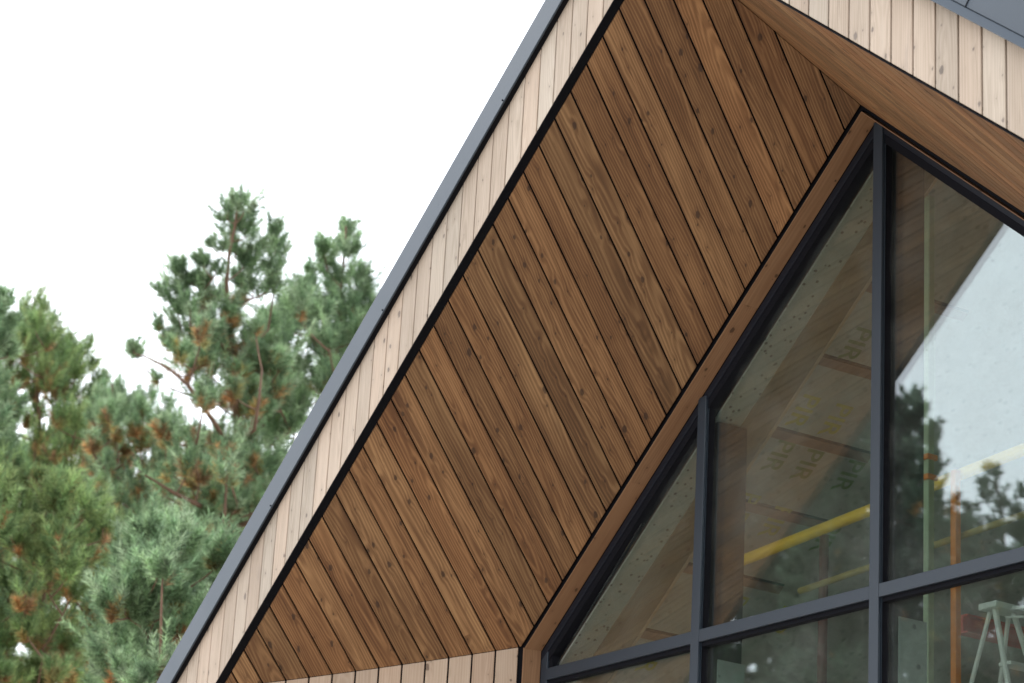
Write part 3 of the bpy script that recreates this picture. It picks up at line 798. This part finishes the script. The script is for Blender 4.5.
GP = 'pines beside the house'
pine('tall pine with a thin twin tip and orange dead needles along its bare limbs', 30.0,
     [(238, 200), (230, 250), (226, 280), (229, 330), (236, 360), (239, 430), (236, 470), (228, 520), (222, 545), (212, 690)],
     [(228, 212, 15), (244, 206, 16), (231, 228, 19), (246, 228, 20), (253, 244, 18), (236, 250, 17), (243, 262, 14), (213, 243, 9, 0, 6), (220, 250, 8, 0, 6),
      (204, 262, 10), (205, 282, 13), (216, 270, 8, 0, 6), (203, 300, 12, .3), (179, 268, 11), (171, 292, 18), (184, 288, 15), (191, 306, 15), (193, 280, 9), (179, 308, 13),
      (277, 232, 13), (275, 250, 15), (273, 268, 15), (269, 285, 13), (251, 268, 17), (254, 288, 17), (242, 280, 12), (222, 296, 19), (229, 312, 17, .2),
      (204, 318, 16), (213, 334, 15, .3), (185, 330, 18, .1), (196, 343, 14, .5), (158, 326, 9, .1, 7), (138, 353, 9, 0, 12), (134, 349, 7, 0, 10), (159, 378, 7, .4, 5), (173, 345, 9, .6), (170, 338, 8, .8),
      (233, 320, 10, .9), (238, 300, 10, .8)],
     [(165, 330), (200, 330), (262, 310), (290, 420), (270, 520), (235, 570), (150, 520), (160, 430), (190, 395)], 95, 18, 'blue', .22,
     [(170, 335), (260, 330), (262, 460), (200, 520), (150, 470)], 1.0,
     [([(236, 462, 0), (216, 425, -.8), (188, 385, -1.3), (168, 368, -1.0), (144, 356, -.5)], .032, .010),
      ([(236, 358, 0), (222, 345, -.2), (206, 333, -.3), (190, 325, -.3)], .03, .009), ([(236, 360, 0), (252, 345, .2), (268, 330, .4), (274, 290, .4)], .032, .009),
      ([(239, 440, 0), (254, 430, -1.0), (259, 400, -1.3), (262, 370, -1.0)], .03, .010), ([(228, 520, 0), (205, 508, -.9), (176, 494, -1.4), (145, 475, -1.3)], .04, .012),
      ([(226, 530, 0), (250, 522, -.2), (266, 512, -.3)], .04, .02), ([(237, 475, 0), (214, 455, -.3), (190, 448, -.5)], .03, .01)],
     group=None, shoots=16, upright=.75)
pine('bushy pine with two short leaders rising just behind the roof edge', 32.0,
     [(346, 226), (342, 270), (338, 330), (330, 420), (322, 560), (318, 690)],
     [(347, 232, 15), (343, 246, 14), (350, 250, 12), (325, 248, 11), (328, 264, 14), (331, 282, 12), (311, 272, 9, 0, 7), (308, 286, 11), (342, 278, 17), (358, 274, 16), (362, 290, 17), (355, 306, 17), (337, 300, 18), (366, 315, 15),
      (300, 296, 17), (286, 308, 17), (272, 322, 16), (312, 300, 17), (322, 318, 18), (296, 322, 19), (280, 342, 19), (346, 322, 18, .2), (365, 335, 15)],
     [(262, 330), (300, 300), (376, 310), (376, 345), (330, 440), (272, 540), (240, 600), (236, 480)], 85, 19, 'blue', .06, None, 1.1, shoots=18, upright=.75)
pine('yellowish green pine with many thin upright shoots at the left of the photo', 37.0,
     [(34, 296), (36, 340), (40, 420), (42, 560), (42, 690)],
     [(33, 302, 14, 0, 8), (34, 318, 15, 0, 10), (25, 310, 12, 0, 7), (26, 326, 14, 0, 9), (47, 307, 13, 0, 7), (45, 326, 14, 0, 9), (12, 324, 12, 0, 7), (18, 332, 13, 0, 9), (54, 324, 13, 0, 9), (60, 337, 14, 0, 9), (70, 346, 9, 0, 6),
      (87, 344, 13, 0, 5), (82, 354, 12, 0, 7), (76, 352, 10, 0, 6), (90, 368, 13, 0, 8), (36, 336, 16), (22, 345, 16), (50, 345, 16), (66, 356, 15), (8, 342, 15), (98, 384, 14)],
     [(-40, 340), (12, 332), (34, 318), (56, 332), (80, 360), (104, 385), (112, 470), (106, 560), (-40, 580)], 190, 17, 'fresh', .14, [(10, 350), (70, 370), (60, 470), (0, 470)], 1.0,
     needle=.085, upright=1.0, shoots=20, spread=.8)
pine('dark blue green pine cut by the left edge of the photo', 28.0,
     [(-34, 240), (-34, 320), (-36, 440), (-36, 690)],
     [(4, 300, 10, 0, 8), (-1, 312, 12), (-9, 310, 13), (3, 326, 13), (-6, 340, 14), (8, 352, 10), (-22, 284, 16), (-34, 262, 16)],
     [(-70, 300), (-10, 310), (6, 360), (14, 420), (16, 470), (-2, 560), (-80, 580)], 75, 19, 'blue', .08, None, 1.0, shoots=18)
pine('small rounded pine in the gap between the tall pine and the left pine', 34.0,
     [(112, 384), (116, 430), (118, 520), (118, 690)],
     [(111, 390, 13, 0, 8), (118, 398, 13), (104, 402, 14), (112, 412, 16), (126, 402, 11, 0, 7), (141, 402, 12, 0, 8), (150, 396, 10, .2, 7), (138, 414, 13, .2), (98, 395, 10, 0, 6), (164, 404, 9, .5, 6)],
     [(95, 410), (150, 405), (168, 420), (176, 500), (150, 600), (90, 600), (88, 480)], 105, 17, 'blue', .30, [(90, 420), (150, 420), (150, 500), (90, 500)], 1.0,
     [([(119, 480, 0), (105, 470, -1.0), (96, 458, -1.3), (91, 449, -1.3)], .03, .010), ([(119, 520, 0), (150, 500, -.3), (140, 482, -.3)], .03, .01)], shoots=16)
pine('near pine with thick silvery green shoots beside the roof corner', 23.0,
     [(160, 520), (164, 560), (168, 620), (170, 690)],
     [(150, 532, 19), (140, 546, 18), (163, 540, 18), (180, 556, 19), (196, 574, 18), (152, 560, 20), (212, 566, 17), (224, 552, 16), (205, 592, 18), (160, 650, 22), (150, 668, 22)],
     [(120, 545), (165, 535), (235, 555), (210, 610), (186, 690), (100, 700), (105, 600)], 66, 24, 'blue', .10, [(160, 590), (200, 590), (180, 660), (150, 640)], .8,
     needle=.085, shoots=24, upright=.75, per=80, low=10)
pine('mixed green and rusty pine low at the left corner of the photo', 27.0,
     [(40, 470), (42, 560), (46, 690)],
     [(20, 520, 20), (60, 505, 18)],
     [(-40, 480), (30, 470), (90, 500), (130, 560), (125, 640), (90, 700), (-40, 710)], 140, 21, 'fresh', .26, [(0, 590), (60, 590), (90, 680), (0, 680)], 1.0, shoots=18)
pine('distant pine showing between the left pine and the small rounded pine', 48.0,
     [(70, 420), (72, 520), (74, 700)], [(70, 426, 12), (60, 440, 14), (82, 440, 14)],
     [(-30, 470), (30, 440), (70, 425), (110, 450), (150, 500), (150, 700), (-30, 700)], 150, 19, 'fresh', .16, None, 1.4, needle=.12, width=.016, per=60, shoots=16, low=6)
pine('distant pine filling the gap under the tall pine beside the roof edge', 50.0,
     [(196, 470), (198, 560), (200, 700)], [(196, 476, 12), (186, 490, 14), (206, 490, 14)],
     [(110, 560), (160, 505), (196, 478), (240, 510), (250, 560), (190, 700), (100, 700)], 80, 19, 'blue', .14, None, 1.4, needle=.12, width=.016, per=60, shoots=16, low=6)
# trees on the other side of the yard: the photo shows them mirrored in the panes
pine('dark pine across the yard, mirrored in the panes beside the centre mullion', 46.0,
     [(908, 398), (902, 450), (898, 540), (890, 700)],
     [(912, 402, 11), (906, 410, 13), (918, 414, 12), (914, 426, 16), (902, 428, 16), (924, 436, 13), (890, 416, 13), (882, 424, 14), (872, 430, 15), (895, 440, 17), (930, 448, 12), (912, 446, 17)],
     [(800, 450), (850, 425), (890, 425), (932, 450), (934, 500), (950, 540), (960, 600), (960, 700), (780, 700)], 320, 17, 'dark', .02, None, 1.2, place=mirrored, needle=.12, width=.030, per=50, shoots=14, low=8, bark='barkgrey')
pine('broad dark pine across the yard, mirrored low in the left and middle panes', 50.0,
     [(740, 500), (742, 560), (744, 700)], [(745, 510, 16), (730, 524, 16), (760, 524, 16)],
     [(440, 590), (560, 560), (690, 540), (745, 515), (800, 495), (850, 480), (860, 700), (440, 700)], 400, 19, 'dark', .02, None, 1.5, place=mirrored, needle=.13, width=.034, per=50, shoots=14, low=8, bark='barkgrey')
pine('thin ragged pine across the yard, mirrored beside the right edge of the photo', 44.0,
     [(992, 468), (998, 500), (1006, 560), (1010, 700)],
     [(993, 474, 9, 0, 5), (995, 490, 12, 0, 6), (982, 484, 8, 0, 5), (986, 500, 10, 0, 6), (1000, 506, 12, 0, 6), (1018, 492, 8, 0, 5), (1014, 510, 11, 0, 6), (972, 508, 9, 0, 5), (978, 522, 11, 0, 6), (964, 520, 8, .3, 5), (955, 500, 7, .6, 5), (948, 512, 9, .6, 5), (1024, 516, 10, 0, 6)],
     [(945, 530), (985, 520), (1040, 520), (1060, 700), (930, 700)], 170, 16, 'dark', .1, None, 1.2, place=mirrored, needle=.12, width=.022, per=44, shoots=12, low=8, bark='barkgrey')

# ------------------------------------------------------------------ ground, world, sun, camera
me = bpy.data.meshes.new('ground'); R = 900
me.from_pydata([(-R, -R, 0), (R, -R, 0), (R, R, 0), (-R, R, 0)], [], [(0, 1, 2, 3)]); me.materials.append(MAT['gravel'])
gr = bpy.data.objects.new('ground', me); COL.objects.link(gr); gr['kind'] = 'structure'

SUN_EL, SUN_AZ = math.radians(38), math.radians(268)      # azimuth clockwise from +y
w = bpy.data.worlds.new('World'); scn.world = w; w.use_nodes = True
nt = w.node_tree; nt.nodes.clear(); g = G(nt)
sky = g.n('ShaderNodeTexSky', sky_type='NISHITA', sun_disc=False, sun_elevation=SUN_EL, sun_rotation=SUN_AZ)
sky.air_density = 1.0; sky.dust_density = 3.0; sky.ozone_density = 1.0
hs = g.n('ShaderNodeHueSaturation'); hs.inputs['Saturation'].default_value = 0.22; g.link(sky.outputs[0], hs.inputs['Color'])
bg = g.n('ShaderNodeBackground'); bg.inputs[1].default_value = 0.15; g.link(g.mix(0.72, g.mix(1.0, hs.outputs[0], (0.95, 1.0, 1.07), 'MULTIPLY'), (5.2, 5.5, 5.9)), bg.inputs[0])   # thin even cloud over the sky
ow = g.n('ShaderNodeOutputWorld'); g.link(bg.outputs[0], ow.inputs[0])

sl = bpy.data.lights.new('sun', 'SUN'); sl.energy = 0.5; sl.angle = math.radians(18); sl.color = (1.0, .965, .92)
so = bpy.data.objects.new('sun', sl); COL.objects.link(so)
to = Vector((math.sin(SUN_AZ) * math.cos(SUN_EL), math.cos(SUN_AZ) * math.cos(SUN_EL), math.sin(SUN_EL)))
so.rotation_euler = to.to_track_quat('Z', 'Y').to_euler()

cam = bpy.data.cameras.new('camera'); co = bpy.data.objects.new('camera', cam); COL.objects.link(co); scn.camera = co
cam.sensor_fit = 'HORIZONTAL'; cam.sensor_width = 36.0; cam.lens = FPX * 36.0 / 1024; cam.clip_end = 4000; cam.clip_start = .1
from mathutils import Matrix
Mx = Matrix((RT, UP, -fw)).transposed().to_4x4(); Mx.translation = Vector(CAMP); co.matrix_world = Mx
cam.dof.use_dof = True; cam.dof.focus_distance = 13.2; cam.dof.aperture_fstop = 3.6

scn.view_settings.view_transform = 'Standard'; scn.view_settings.look = 'None'; scn.view_settings.gamma = 1.0
scn.view_settings.use_curve_mapping = False; scn.view_settings.exposure = 1.4
cy = scn.cycles
cy.max_bounces = 10; cy.diffuse_bounces = 5; cy.glossy_bounces = 6; cy.transmission_bounces = 8; cy.transparent_max_bounces = 32
cy.use_denoising = True; cy.sample_clamp_indirect = 8.0
